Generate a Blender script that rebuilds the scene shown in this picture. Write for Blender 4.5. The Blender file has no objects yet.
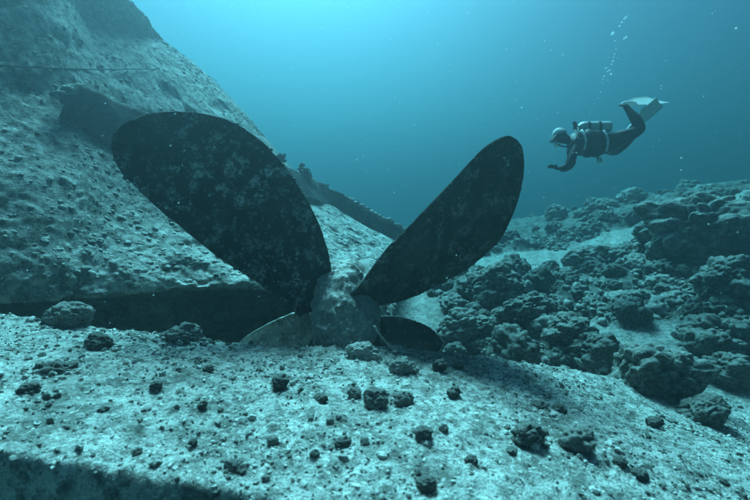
import bpy, math, random
import numpy as np
from mathutils import Vector, Matrix

random.seed(7)
rng = np.random.default_rng(11)
sc = bpy.context.scene
COL = sc.collection

# ------------------------------------------------------------------ camera
FPX = 409.0                      # focal length in photo pixels (photo is 750 wide)
CAM = np.array([0.0, 0.0, 1.0])
PITCH = math.radians(10)
FWD = np.array([0, math.cos(PITCH), -math.sin(PITCH)])
UPV = np.array([0, math.sin(PITCH), math.cos(PITCH)])
RGT = np.array([1.0, 0, 0])
cd = bpy.data.cameras.new('camera')
cam = bpy.data.objects.new('camera', cd); COL.objects.link(cam)
cam.location = CAM
cam.rotation_euler = (math.radians(90) - PITCH, 0, 0)
cd.sensor_width = 36.0
cd.lens = FPX / 750 * 36.0
cd.clip_start = 0.02; cd.clip_end = 500
cd.dof.use_dof = True; cd.dof.focus_distance = 3.3; cd.dof.aperture_fstop = 2.2
sc.camera = cam

# ------------------------------------------------------------------ light: sun and sky filtered by the sea
SUN_EL, SUN_AZ = math.radians(51), math.radians(-11)     # azimuth from +Y towards +X
world = bpy.data.worlds.new('World'); sc.world = world
world.use_nodes = True
wn = world.node_tree; wn.nodes.clear()
sky = wn.nodes.new('ShaderNodeTexSky'); sky.sky_type = 'NISHITA'; sky.sun_disc = False
sky.sun_elevation = SUN_EL; sky.sun_rotation = SUN_AZ
tint = wn.nodes.new('ShaderNodeMix'); tint.data_type = 'RGBA'; tint.blend_type = 'MULTIPLY'
tint.inputs['Factor'].default_value = 1.0
tint.inputs['B'].default_value = (0.002, 0.07, 0.22, 1)
bg = wn.nodes.new('ShaderNodeBackground'); bg.inputs['Strength'].default_value = 0.05
wo = wn.nodes.new('ShaderNodeOutputWorld')
wn.links.new(sky.outputs[0], tint.inputs['A']); wn.links.new(tint.outputs['Result'], bg.inputs['Color'])
wn.links.new(bg.outputs[0], wo.inputs['Surface'])
ld = bpy.data.lights.new('sun', 'SUN'); ld.energy = 5.0; ld.angle = math.radians(26.0)
ld.color = (0.58, 0.92, 1.0)
sun = bpy.data.objects.new('sun', ld); COL.objects.link(sun)
sd = Vector((math.sin(SUN_AZ) * math.cos(SUN_EL), math.cos(SUN_AZ) * math.cos(SUN_EL), math.sin(SUN_EL)))
sun.rotation_euler = sd.to_track_quat('Z', 'Y').to_euler()
sun.location = (0, 0, 30)
HAZE_DENSITY = 0.135
HAZE_COLOR = (0.096, 0.118, 0.133, 1)
HAZE_ABS = (0.08, 0.44, 0.48, 1)
HAZE_G = 0.785

sc.view_settings.view_transform = 'Standard'; sc.view_settings.look = 'None'
sc.view_settings.gamma = 1.0; sc.view_settings.exposure = 2.08
sc.render.engine = 'CYCLES'
cy = sc.cycles
cy.use_denoising = True
try: cy.denoiser = 'OPENIMAGEDENOISE'
except Exception: pass
cy.max_bounces = 5; cy.diffuse_bounces = 2; cy.glossy_bounces = 2; cy.volume_bounces = 1
cy.transmission_bounces = 4; cy.transparent_max_bounces = 8
cy.caustics_reflective = False; cy.caustics_refractive = False

# ------------------------------------------------------------------ helpers
def P(px, py, d):
    """a point of the place seen at photo pixel (px, py), d metres ahead of the lens"""
    return CAM + d * (FWD + (px - 375) / FPX * RGT + (250 - py) / FPX * UPV)

def project(p):
    q = np.asarray(p) - CAM
    d = q @ FWD
    return 375 + FPX * (q @ RGT) / d, 250 - FPX * (q @ UPV) / d, d

def _hash(ix, iy, iz, seed):
    h = (ix.astype(np.int64) * 374761393 + iy.astype(np.int64) * 668265263 + iz.astype(np.int64) * 2147483647 + seed * 974634777) & 0xFFFFFFFF
    h = ((h ^ (h >> 13)) * 1274126177) & 0xFFFFFFFF
    h = ((h ^ (h >> 16)) * 2246822519) & 0xFFFFFFFF
    h = h ^ (h >> 15)
    return (h & 0xFFFFFF) / float(0xFFFFFF) * 2 - 1

def vnoise(p, seed=0):
    p = np.asarray(p, dtype=float)
    i = np.floor(p); f = p - i; i = i.astype(np.int64)
    u = f * f * f * (f * (f * 6 - 15) + 10)
    r = 0
    for dx in (0, 1):
        wx = u[:, 0] if dx else 1 - u[:, 0]
        for dy in (0, 1):
            wy = u[:, 1] if dy else 1 - u[:, 1]
            for dz in ((0, 1) if p[:, 2].any() else (0,)):
                wz = u[:, 2] if dz else 1 - u[:, 2]
                r = r + wx * wy * wz * _hash(i[:, 0] + dx, i[:, 1] + dy, i[:, 2] + dz, seed)
    return r

def fbm(p, octv=4, seed=0, gain=0.5, ridged=False):
    p = np.asarray(p, dtype=float)
    a, s, t = 1.0, 0.0, 0.0
    for o in range(octv):
        n = vnoise(p * (2.03 ** o) + o * 17.3, seed + o)
        if ridged: n = 1 - 2 * np.abs(n)
        s = s + a * n; t += a; a *= gain
    return s / t

def worley(p, seed=0):
    """distance to the nearest cell point (about 0..1)"""
    p = np.asarray(p, dtype=float)
    i = np.floor(p).astype(np.int64); best = np.full(len(p), 9.0)
    for dx in (-1, 0, 1):
        for dy in (-1, 0, 1):
            for dz in (-1, 0, 1):
                cx, cyy, cz = i[:, 0] + dx, i[:, 1] + dy, i[:, 2] + dz
                q = np.stack([cx + .5 + .5 * _hash(cx, cyy, cz, seed), cyy + .5 + .5 * _hash(cx, cyy, cz, seed + 1),
                              cz + .5 + .5 * _hash(cx, cyy, cz, seed + 2)], 1)
                best = np.minimum(best, np.linalg.norm(p - q, axis=1))
    return best

def worley2(p, seed=0):
    i = np.floor(p).astype(np.int64); best = np.full(len(p), 9.0); zz = np.zeros(len(p), np.int64)
    for dx in (-1, 0, 1):
        for dy in (-1, 0, 1):
            cx, cyy = i[:, 0] + dx, i[:, 1] + dy
            best = np.minimum(best, np.hypot(p[:, 0] - cx - .5 - .5 * _hash(cx, cyy, zz, seed), p[:, 1] - cyy - .5 - .5 * _hash(cx, cyy, zz, seed + 1)))
    return best

def sstep(a, b, x):
    t = np.clip((x - a) / (b - a), 0, 1)
    return t * t * (3 - 2 * t)

def mesh_np(name, V, F, smooth=True):
    V = np.asarray(V, dtype=np.float32); F = np.asarray(F, dtype=np.int32)
    m = bpy.data.meshes.new(name)
    k = F.shape[1]
    m.vertices.add(len(V)); m.vertices.foreach_set('co', V.ravel())
    m.loops.add(F.size); m.loops.foreach_set('vertex_index', F.ravel())
    m.polygons.add(len(F)); m.polygons.foreach_set('loop_start', np.arange(0, F.size, k, dtype=np.int32))
    m.polygons.foreach_set('loop_total', np.full(len(F), k, dtype=np.int32))
    m.polygons.foreach_set('use_smooth', np.full(len(F), smooth, dtype=bool))
    m.update(calc_edges=True); m.validate()
    return m

def grid_faces(nu, nv):
    a = np.arange(nu * nv).reshape(nu, nv)
    return np.stack([a[:-1, :-1].ravel(), a[1:, :-1].ravel(), a[1:, 1:].ravel(), a[:-1, 1:].ravel()], 1)

def link(name, mesh, mat=None, parent=None, loc=(0, 0, 0), rot=(0, 0, 0), scale=(1, 1, 1)):
    o = bpy.data.objects.new(name, mesh); COL.objects.link(o)
    if mat is not None and mesh is not None:
        if not mesh.materials: mesh.materials.append(mat)
    o.parent = parent; o.location = loc; o.rotation_euler = rot; o.scale = scale
    return o

def tag(o, label=None, cat=None, group=None, kind=None):
    if label: o['label'] = label
    if cat: o['category'] = cat
    if group: o['group'] = group
    if kind: o['kind'] = kind
    return o

def empty(name, loc=(0, 0, 0), rot=(0, 0, 0)):
    o = bpy.data.objects.new(name, None); COL.objects.link(o)
    o.location = loc; o.rotation_euler = rot; o.empty_display_size = 0.2
    return o

def ico(sub):
    t = (1 + 5 ** .5) / 2
    V = [(-1, t, 0), (1, t, 0), (-1, -t, 0), (1, -t, 0), (0, -1, t), (0, 1, t), (0, -1, -t), (0, 1, -t), (t, 0, -1), (t, 0, 1), (-t, 0, -1), (-t, 0, 1)]
    F = [(0, 11, 5), (0, 5, 1), (0, 1, 7), (0, 7, 10), (0, 10, 11), (1, 5, 9), (5, 11, 4), (11, 10, 2), (10, 7, 6), (7, 1, 8),
         (3, 9, 4), (3, 4, 2), (3, 2, 6), (3, 6, 8), (3, 8, 9), (4, 9, 5), (2, 4, 11), (6, 2, 10), (8, 6, 7), (9, 8, 1)]
    V = [np.array(v) / np.linalg.norm(v) for v in V]
    for _ in range(sub):
        c = {}; G = []
        def mid(a, b):
            k = (min(a, b), max(a, b))
            if k not in c:
                m = V[a] + V[b]; V.append(m / np.linalg.norm(m)); c[k] = len(V) - 1
            return c[k]
        for a, b, d in F:
            ab, bd, da = mid(a, b), mid(b, d), mid(d, a)
            G += [(a, ab, da), (b, bd, ab), (d, da, bd), (ab, bd, da)]
        F = G
    return np.array(V), np.array(F)

ICO = {k: ico(k) for k in (0, 1, 2, 3, 4, 5)}

def tube(path, rad, n=8, caps=True):
    """vertices and triangles of a tube along path"""
    path = [np.asarray(p, float) for p in path]; V = []; F = []
    if np.isscalar(rad): rad = [rad] * len(path)
    ref = None
    for i, p in enumerate(path):
        t = path[min(i + 1, len(path) - 1)] - path[max(i - 1, 0)]; t = t / (np.linalg.norm(t) + 1e-9)
        if ref is None:
            ref = np.cross(t, (0.31, 0.2, 0.93)); ref /= np.linalg.norm(ref)
        a = ref - t * (ref @ t); a /= (np.linalg.norm(a) + 1e-9); ref = a
        b = np.cross(t, a)
        for k in range(n):
            w = 2 * math.pi * k / n
            V.append(p + rad[i] * (math.cos(w) * a + math.sin(w) * b))
    for i in range(len(path) - 1):
        for k in range(n):
            q = (i * n + k, i * n + (k + 1) % n, (i + 1) * n + (k + 1) % n, (i + 1) * n + k)
            F += [(q[0], q[1], q[2]), (q[0], q[2], q[3])]
    if caps:
        V += [path[0], path[-1]]; c0, c1 = len(V) - 2, len(V) - 1; L = (len(path) - 1) * n
        for k in range(n):
            F += [(c0, (k + 1) % n, k), (c1, L + k, L + (k + 1) % n)]
    return np.array(V), np.array(F)

def merge(parts):
    V = []; F = []; n = 0
    for v, f in parts:
        V.append(v); F.append(np.asarray(f) + n); n += len(v)
    return np.concatenate(V), np.concatenate(F)

def vnormals(V, F):
    n = np.zeros_like(V)
    fn = np.cross(V[F[:, 1]] - V[F[:, 0]], V[F[:, 2]] - V[F[:, 0]])
    for k in range(F.shape[1]): np.add.at(n, F[:, k], fn)
    return n / (np.linalg.norm(n, axis=1, keepdims=True) + 1e-12)

# ------------------------------------------------------------------ materials
class Mat:
    def __init__(s, name, rough=0.9, spec=0.2):
        s.m = bpy.data.materials.new(name); s.m.use_nodes = True
        s.t = s.m.node_tree; s.b = s.t.nodes['Principled BSDF']
        s.b.inputs['Roughness'].default_value = rough
        s.b.inputs['Specular IOR Level'].default_value = spec
        s.co = s.t.nodes.new('ShaderNodeTexCoord')
    def n(s, kind, **kw):
        x = s.t.nodes.new(kind)
        for k, v in kw.items():
            if k in x.inputs: x.inputs[k].default_value = v
            else: setattr(x, k, v)
        return x
    def l(s, a, b): s.t.links.new(a, b)
    def noise(s, scale, detail=5, rough=0.6, coord='Object', dist=0.0):
        x = s.n('ShaderNodeTexNoise'); x.inputs['Scale'].default_value = scale; x.inputs['Detail'].default_value = detail
        x.inputs['Roughness'].default_value = rough; x.inputs['Distortion'].default_value = dist
        s.l(s.co.outputs[coord], x.inputs['Vector']); return x.outputs['Fac']
    def vor(s, scale, coord='Object', feature='F1'):
        x = s.n('ShaderNodeTexVoronoi'); x.feature = feature; x.inputs['Scale'].default_value = scale
        s.l(s.co.outputs[coord], x.inputs['Vector']); return x.outputs['Distance']
    def ramp(s, fac, stops):
        x = s.n('ShaderNodeValToRGB'); e = x.color_ramp.elements
        while len(e) < len(stops): e.new(0.5)
        for q, (p, c) in zip(e, stops):
            q.position = p; q.color = (c, c, c, 1) if np.isscalar(c) else (*c, 1)
        s.l(fac, x.inputs['Fac']); return x.outputs['Color']
    def mix(s, a, b, fac, mode='MIX'):
        x = s.n('ShaderNodeMix', data_type='RGBA', blend_type=mode)
        for sock, v in (('A', a), ('B', b)):
            i = [q for q in x.inputs if q.name == sock and q.type == 'RGBA'][0]
            if isinstance(v, tuple): i.default_value = (*v, 1)
            else: s.l(v, i)
        f = [q for q in x.inputs if q.name == 'Factor' and q.type == 'VALUE'][0]
        if isinstance(fac, float): f.default_value = fac
        else: s.l(fac, f)
        return [q for q in x.outputs if q.type == 'RGBA'][0]
    def math(s, op, a, b):
        x = s.n('ShaderNodeMath', operation=op)
        for i, v in enumerate((a, b)):
            if isinstance(v, (int, float)): x.inputs[i].default_value = v
            else: s.l(v, x.inputs[i])
        return x.outputs[0]
    def color(s, c):
        if isinstance(c, tuple): s.b.inputs['Base Color'].default_value = (*c, 1)
        else: s.l(c, s.b.inputs['Base Color'])
    def bump(s, h, strength=0.6, dist=0.02):
        x = s.n('ShaderNodeBump'); x.inputs['Strength'].default_value = strength; x.inputs['Distance'].default_value = dist
        s.l(h, x.inputs['Height']); s.l(x.outputs['Normal'], s.b.inputs['Normal'])

def mat_seabed():
    m = Mat('sand_and_rubble')
    n1, n2, n3 = m.noise(2.2, 5), m.noise(14, 6, .7), m.noise(55, 4, .7)
    sand = m.mix((0.64, 0.62, 0.58), (0.42, 0.41, 0.38), m.ramp(n1, [(.38, 0.), (.62, 1.)]))
    crust = m.ramp(n2, [(.47, 0.), (.60, 1.)])
    c = m.mix(sand, (0.11, 0.115, 0.10), m.math('MULTIPLY', crust, 0.8))
    c = m.mix(c, (0.10, 0.105, 0.09), m.math('MULTIPLY', m.ramp(m.noise(4.5, 7, .7), [(.50, 0.), (.64, 1.)]), 0.75))
    speck = m.ramp(n3, [(.58, 0.), (.66, 1.)])
    c = m.mix(c, (0.07, 0.075, 0.07), m.math('MULTIPLY', speck, 0.7))
    c = m.mix(c, (0.085, 0.09, 0.08), m.math('MULTIPLY', m.ramp(m.noise(24, 6, .75), [(.53, 0.), (.63, 1.)]), 0.8))
    n4 = m.noise(130, 3, .7)
    c = m.mix(c, (0.16, 0.16, 0.145), m.math('MULTIPLY', m.ramp(n4, [(.50, 0.), (.60, 1.)]), 0.55))
    pale = m.ramp(m.noise(38, 3, .5), [(.58, 0.), (.68, 1.)])
    c = m.mix(c, (0.68, 0.66, 0.61), m.math('MULTIPLY', pale, 0.8))
    at = m.n('ShaderNodeAttribute', attribute_name='reef')
    reefc = m.mix((0.05, 0.055, 0.048), (0.30, 0.295, 0.27), m.ramp(m.noise(6, 8, .75), [(.42, 0.), (.64, 1.)]))
    c = m.mix(c, reefc, at.outputs['Fac'])
    m.color(c)
    h = m.math('ADD', m.math('MULTIPLY', n2, 1.0), m.math('MULTIPLY', n3, 0.55))
    m.bump(h, 1.0, 0.035)
    return m.m

def mat_hull(name='encrusted_steel', k=1.0):
    m = Mat(name)
    n1, n2, n3 = m.noise(1.6, 5), m.noise(9, 6, .7), m.noise(34, 4, .7)
    c = m.mix((0.40, 0.39, 0.36), (0.20, 0.20, 0.18), m.ramp(n1, [(.35, 0.), (.65, 1.)]))
    c = m.mix(c, (0.075, 0.08, 0.07), m.math('MULTIPLY', m.ramp(n2, [(.48, 0.), (.62, 1.)]), 0.85 * k))
    c = m.mix(c, (0.06, 0.064, 0.056), m.math('MULTIPLY', m.ramp(m.noise(5.0, 7, .75), [(.50, 0.), (.58, 1.)]), 0.75 * k))
    c = m.mix(c, (0.62, 0.60, 0.56), m.math('MULTIPLY', m.ramp(n3, [(.56, 0.), (.66, 1.)]), 0.65))
    g = m.n('ShaderNodeNewGeometry'); sx = m.n('ShaderNodeSeparateXYZ'); m.l(g.outputs['True Normal'], sx.inputs[0])
    silt = m.math('MULTIPLY', m.ramp(sx.outputs['Z'], [(.66, 0.), (.88, 1.)]), m.ramp(m.noise(6, 6, .7), [(.42, .0), (.58, 1.)]))  # pale silt on flatter plating; sunlit brightness is put into the colour
    c = m.mix(c, (0.62, 0.60, 0.56), m.math('MULTIPLY', silt, 0.8))
    m.color(c)
    m.bump(m.math('ADD', n2, m.math('MULTIPLY', n3, 0.5)), 0.9, 0.05)
    return m.m

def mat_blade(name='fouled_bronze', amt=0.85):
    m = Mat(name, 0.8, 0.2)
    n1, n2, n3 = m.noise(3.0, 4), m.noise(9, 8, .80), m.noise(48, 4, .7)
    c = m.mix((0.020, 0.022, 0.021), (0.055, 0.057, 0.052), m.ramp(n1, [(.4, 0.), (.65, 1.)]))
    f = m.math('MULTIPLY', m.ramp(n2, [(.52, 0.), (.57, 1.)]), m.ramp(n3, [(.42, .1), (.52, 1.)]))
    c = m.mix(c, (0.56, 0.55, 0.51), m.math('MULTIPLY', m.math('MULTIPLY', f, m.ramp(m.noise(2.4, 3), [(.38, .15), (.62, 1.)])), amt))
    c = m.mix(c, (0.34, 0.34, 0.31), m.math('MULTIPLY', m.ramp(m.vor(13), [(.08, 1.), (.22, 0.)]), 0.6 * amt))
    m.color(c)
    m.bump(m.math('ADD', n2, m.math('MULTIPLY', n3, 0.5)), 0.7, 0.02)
    return m.m

def mat_coral(name, dark, pale, scale=14.0, thr=.5, dust=0.75):
    m = Mat(name)
    n1, n2 = m.noise(scale, 6, .7), m.noise(scale * 4, 4, .7)
    oi = m.n('ShaderNodeObjectInfo')
    c = m.mix(dark, pale, m.ramp(n1, [(thr - .06, 0.), (thr + .14, 1.)]))
    c = m.mix(c, tuple(min(.7, x * 1.6) for x in pale), m.math('MULTIPLY', m.ramp(n2, [(.58, 0.), (.68, 1.)]), 0.6))
    k = m.math('ADD', m.math('MULTIPLY', oi.outputs['Random'], 0.7), 0.65)
    hv = m.n('ShaderNodeHueSaturation'); m.l(c, hv.inputs['Color']); m.l(k, hv.inputs['Value'])
    col = hv.outputs['Color']
    if dust:
        g = m.n('ShaderNodeNewGeometry'); sx = m.n('ShaderNodeSeparateXYZ'); m.l(g.outputs['Normal'], sx.inputs[0])
        f = m.math('MULTIPLY', m.ramp(sx.outputs['Z'], [(.45, 0.), (.95, 1.)]), m.ramp(m.noise(scale * 2.2, 5, .7), [(.36, 0.), (.58, 1.)]))
        col = m.mix(col, (0.40, 0.39, 0.36), m.math('MULTIPLY', f, dust))
    m.color(col)
    m.bump(m.math('ADD', n1, m.math('MULTIPLY', n2, 0.6)), 0.9, 0.02)
    return m.m

def mat_plain(name, col, rough=0.6, spec=0.3, vary=0.25, scale=20.0):
    m = Mat(name, rough, spec)
    c = m.mix(col, tuple(x * (1 - vary) for x in col), m.ramp(m.noise(scale, 4), [(.35, 0.), (.65, 1.)]))
    m.color(c); m.bump(m.noise(scale * 3, 3), 0.2, 0.004)
    return m.m

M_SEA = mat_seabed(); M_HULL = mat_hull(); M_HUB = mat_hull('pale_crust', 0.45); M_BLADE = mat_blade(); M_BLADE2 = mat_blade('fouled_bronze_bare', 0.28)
M_CORAL = mat_coral('coral_rock', (0.13, 0.133, 0.12), (0.50, 0.49, 0.45), 9, .46)
M_DARK = mat_coral('algae_covered_rock', (0.055, 0.058, 0.052), (0.32, 0.315, 0.29), 8, .50, .9)
M_REEF = mat_coral('reef_rock', (0.05, 0.055, 0.048), (0.26, 0.255, 0.235), 7, .49, 0.5)
M_KEEL = mat_coral('dark_fouling', (0.022, 0.024, 0.022), (0.085, 0.085, 0.078), 5, .52, 0)
M_PALE = mat_coral('bleached_fragment', (0.50, 0.48, 0.44), (0.72, 0.70, 0.66))
def mat_rubble():
    m = Mat('coral_rubble')
    g = m.n('ShaderNodeNewGeometry')
    c = m.ramp(g.outputs['Random Per Island'], [(0.0, (0.06, 0.062, 0.056)), (.3, (0.18, 0.18, 0.165)), (.65, (0.42, 0.41, 0.38)), (1.0, (0.70, 0.68, 0.64))])
    n2 = m.noise(60, 4, .7)
    c = m.mix(c, (0.08, 0.082, 0.075), m.math('MULTIPLY', m.ramp(n2, [(.45, 0.), (.62, 1.)]), 0.5))
    m.color(c); m.bump(n2, 0.8, 0.01); return m.m
M_RUBBLE = mat_rubble()
M_SUIT = mat_plain('black_neoprene', (0.018, 0.020, 0.022), 0.7)
M_VEST = mat_plain('black_nylon', (0.022, 0.024, 0.028), 0.6)
M_TANK = mat_plain('brushed_aluminium', (0.55, 0.56, 0.56), 0.45, 0.5, 0.1)
M_WHITE = mat_plain('white_rubber', (0.72, 0.73, 0.72), 0.5, 0.3, 0.12)
_t = M_WHITE.node_tree; _o = [n for n in _t.nodes if n.type == 'OUTPUT_MATERIAL'][0]; _p = _t.nodes['Principled BSDF']
_a = _t.nodes.new('ShaderNodeBsdfTranslucent'); _a.inputs['Color'].default_value = (.75, .76, .75, 1); _b = _t.nodes.new('ShaderNodeMixShader'); _b.inputs[0].default_value = .35
_t.links.new(_p.outputs[0], _b.inputs[1]); _t.links.new(_a.outputs[0], _b.inputs[2]); _t.links.new(_b.outputs[0], _o.inputs['Surface'])
M_FINBLUE = mat_plain('grey_blue_plastic', (0.50, 0.55, 0.59), 0.5, 0.3, 0.12)
M_HOOD = mat_plain('pale_hood', (0.55, 0.56, 0.55), 0.7, 0.2, 0.3, 30)
M_GLASS = mat_plain('mask_glass', (0.03, 0.035, 0.04), 0.08, 0.6)
M_ROPE = mat_plain('fouled_rope', (0.42, 0.41, 0.36), 0.9, 0.1, 0.5, 60)
M_SOFT = mat_plain('soft_coral_tissue', (0.12, 0.11, 0.10), 0.8, 0.2, 0.4, 30)
M_SNOW = mat_plain('drifting_specks', (0.7, 0.7, 0.68), 0.9)

# ------------------------------------------------------------------ seabed
def height(x, y, fine=True):
    x = np.asarray(x, float); y = np.asarray(y, float)
    p2 = np.stack([x, y, np.zeros_like(x)], 1)
    # broad bottom: level near the wreck, climbing into the reef behind on the right
    base = -0.95 + 0.035 * np.clip(y - 5, 0, 20) + 0.21 * np.clip(x - 4.4, 0, 5.5) * sstep(3, 9, y) - 0.9 * (1 - sstep(0.5, 1.6, y))  # lens side of the bank sunk deeper, shaped to darken its near face
    base = base + 0.10 * np.clip(x - 2.2, 0, 4) * sstep(1.0, 4.5, y) * (1 - sstep(9, 16, y))
    base += 0.20 * fbm(p2 * 0.35, 3, 5) * sstep(3, 8, np.hypot(x, y))
    base += 0.8 * (fbm(p2 * 0.12, 3, 6) - .2) * sstep(10, 22, y) * sstep(-4, 6, x)
    base -= 0.24 * np.clip(y - 14 + 2.0 * fbm(p2 * 0.15, 2, 8), 0, 26)
    # foreground bank: a long crusted bank between the lens and the propeller
    top = 0.015 - 0.045 * x - 0.17 * np.clip(x - 0.15, 0, 9) ** 1.25 + 0.05 * np.clip(-x - .6, 0, 5)
    crest = 2.50 + 0.05 * np.sin(2.1 * x + 1) + 0.28 * np.clip(x - 0.35, 0, 6) + 0.05 * fbm(p2 * 1.7, 3, 21)
    back = sstep(0.0, 0.42, y - crest)
    edge = 1.005 - 0.20 * x + 0.05 * fbm(p2 * 2.5, 3, 31)
    front = 1 - sstep(-0.16, 0.03, y - edge)
    swell = 0.035 * fbm(p2 * 1.3, 3, 9)
    bank = top + swell - 0.11 * sstep(1.55, 2.5, y)
    w = np.clip(1 - back - front, 0, 1)
    z = base * (1 - w) + np.maximum(bank, base) * w
    reef = sstep(0.05, 0.5, fbm(p2 * 0.55 + 3.1, 3, 41) + 0.62 * sstep(2.8, 5.5, y) + 0.22 + 0.3 * sstep(2.5, 5, x))
    reef = reef * np.clip(sstep(0.1, 1.1, x - 0.1 * (y - 3)) + sstep(8.5, 11, y), 0, 1) * sstep(2.3, 3.6, y)
    for (sx, sy, rx, ry) in SAND:
        q = ((x - sx) / rx) ** 2 + ((y - sy) / ry) ** 2 + 0.5 * fbm(p2 * 1.6, 3, 61)
        reef = reef * sstep(0.75, 1.35, q)
    if fine:
        near = 1 - sstep(5, 9, np.hypot(x, y))
        kn = lambda q, sd: np.sqrt(np.clip(1 - (worley2(q, sd) / .72) ** 2, 0, 1))
        wp = p2 + 0.12 * np.stack([fbm(p2 * 2.2, 3, 77), fbm(p2 * 2.2 + 9, 3, 78), 0 * x], 1)
        z = z + reef * (0.16 * fbm(p2 * 1.1, 3, 71) + 0.13 * kn(wp * 1.9, 73) + 0.09 * kn(wp * 4.6, 75) + 0.045 * kn(wp * 10, 76) + 0.02 * kn(p2 * 23, 79) + 0.03 * fbm(p2 * 9, 4, 80, .6) - .14)
        sm = (1 - reef) * near
        z = z + sm * (0.024 * fbm(p2 * 6, 5, 81, .6) + 0.016 * np.clip(0.42 - worley2(p2 * 13, 83), 0, 1)
                      * (fbm(p2 * 2.0, 2, 85) > -0.15) * 2.0 + 0.011 * fbm(p2 * 30, 3, 87))
    return z, reef

SAND = []
def _hit(px, py, fine=False):
    dr = FWD + (px - 375) / FPX * RGT + (250 - py) / FPX * UPV
    t = np.arange(0.5, 40, 0.01)
    q = CAM + t[:, None] * dr
    z, _ = height(q[:, 0], q[:, 1], fine)
    k = np.argmax(q[:, 2] < z)
    if not (q[:, 2] < z).any(): k = len(t) - 1
    return q[k], t[k]
for (px, py, rx, ry) in ((522, 262, 1.15, 0.95), (614, 244, 1.0, 0.9), (650, 340, 0.6, 0.36), (585, 330, .3, .2)):
    h, _ = _hit(px, py); SAND.append((h[0], h[1], rx, ry))

def build_seabed():
    N, Mv = 860, 700
    u = np.linspace(-1, 1, N); k = 5.6
    xs = 62 * np.sinh(k * u) / math.sinh(k)
    v = np.linspace(-1, 1, Mv)
    ys = 1.9 + 62 * np.sinh(k * v) / math.sinh(k)
    X, Y = np.meshgrid(xs, ys, indexing='ij')
    z, reef = height(X.ravel(), Y.ravel())
    V = np.stack([X.ravel(), Y.ravel(), z], 1)
    m = mesh_np('seabed', V, grid_faces(N, Mv))
    a = m.attributes.new('reef', 'FLOAT', 'POINT'); a.data.foreach_set('value', reef.astype(np.float32))
    o = link('seabed', m, M_SEA); tag(o, kind='structure'); return o
build_seabed()

# ------------------------------------------------------------------ wreck hull
HULL_ROWS = [
    [(-700, 300, 2.10), (0, 292, 3.2), (130, 284, 3.7), (250, 283, 4.0), (325, 302, 3.95), (392, 322, 4.3)],
    [(-700, 180, 2.30), (0, 190, 3.6), (130, 215, 4.3), (240, 235, 4.8), (325, 258, 4.9), (398, 277, 5.2)],
    [(-700, -60, 2.70), (0, 80, 4.3), (130, 130, 5.2), (230, 175, 5.8), (318, 226, 5.9), (400, 268, 5.9)],
    [(-700, -180, 3.40), (0, -62, 5.0), (95, 4, 6.2), (180, 68, 7.0), (290, 190, 6.9), (404, 258, 6.7)],
]
def hull_controls():
    R = [[P(*q) for q in r] for r in HULL_ROWS]
    low = R[0]
    under = [p + np.array([0.05, 0.35, -0.16]) for p in low]
    deep = [p + np.array([0.2, 1.7, -0.62]) for p in low]
    floor = [p + np.array([0.2, 1.9, -1.6]) for p in low]
    over = [p + np.array([0.25, 0.9, -0.05]) for p in R[3]]
    gone = [p + np.array([0.5, 2.2, -0.6]) for p in R[3]]
    return np.array([floor, deep, under] + R + [over, gone])

def cr(C, t):
    """Catmull-Rom along axis 0 at parameters t (0..n-1)"""
    n = len(C); i = np.clip(np.floor(t).astype(int), 0, n - 2); f = (t - i)
    g = lambda k: C[np.clip(k, 0, n - 1)]
    sh = (len(t),) + (1,) * (C.ndim - 1); f = f.reshape(sh)
    p0, p1, p2, p3 = g(i - 1), g(i), g(i + 1), g(i + 2)
    return 0.5 * (2 * p1 + (p2 - p0) * f + (2 * p0 - 5 * p1 + 4 * p2 - p3) * f ** 2 + (3 * p1 - p0 - 3 * p2 + p3) * f ** 3)

HC = hull_controls()
HNU, HNV = 330, 380
_tmp = cr(HC, np.linspace(0, len(HC) - 1, HNU))                 # rows
HS = cr(np.swapaxes(_tmp, 0, 1), np.linspace(0, HC.shape[1] - 1, HNV))   # HNV x HNU x 3
HS = np.swapaxes(HS, 0, 1)
HV = HS.reshape(-1, 3); HF = grid_faces(HNU, HNV)
HN = vnormals(HV, HF)
if (HN[(HNU * 5 // 8) * HNV + HNV // 2] @ (CAM - HV[(HNU * 5 // 8) * HNV + HNV // 2])) < 0:
    HN = -HN; HF = HF[:, ::-1]
# seam and plate laps run across the plating
hd = 0.035 * fbm(HV * 0.9, 3, 101) + 0.026 * fbm(HV * 4.0, 5, 103, .6) + 0.012 * fbm(HV * 18, 3, 107)
hd = hd + 0.016 * np.clip(.5 - worley(HV * 11, 111), 0, 1) * (fbm(HV * 1.8, 3, 113) > -.1) * 2 - 0.05 * sstep(.22, .5, fbm(HV * 2.6, 4, 109))
HD = HV + HN * hd[:, None]
hpx, hpy, hdp = project(HD)

ship = empty('ship_hull', P(150, 300, 4.2))
tag(ship, 'huge encrusted steel ship hull leaning over the seabed behind the propeller', 'shipwreck')
def child(name, m, mat, parent):
    """a part whose vertices are given in world space"""
    o = bpy.data.objects.new(name, m); COL.objects.link(o)
    if not m.materials: m.materials.append(mat)
    o.parent = parent
    root = parent
    off = root.location if root.parent is None else Vector((0, 0, 0))
    o.matrix_parent_inverse = Matrix.Translation(-off)
    return o
bpy.context.view_layer.update()
hull = child('hull_plating', mesh_np('hull_plating', HD, HF), M_HULL, ship)

vis0 = (HNU * 3 // 8)
def hull_at(px, py, side=True):
    k = (np.arange(HNU * HNV) // HNV) > vis0
    d2 = np.where(k, (hpx - px) ** 2 + (hpy - py) ** 2, 1e9)
    i = int(np.argmin(d2)); return HD[i], HN[i], hdp[i]

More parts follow.
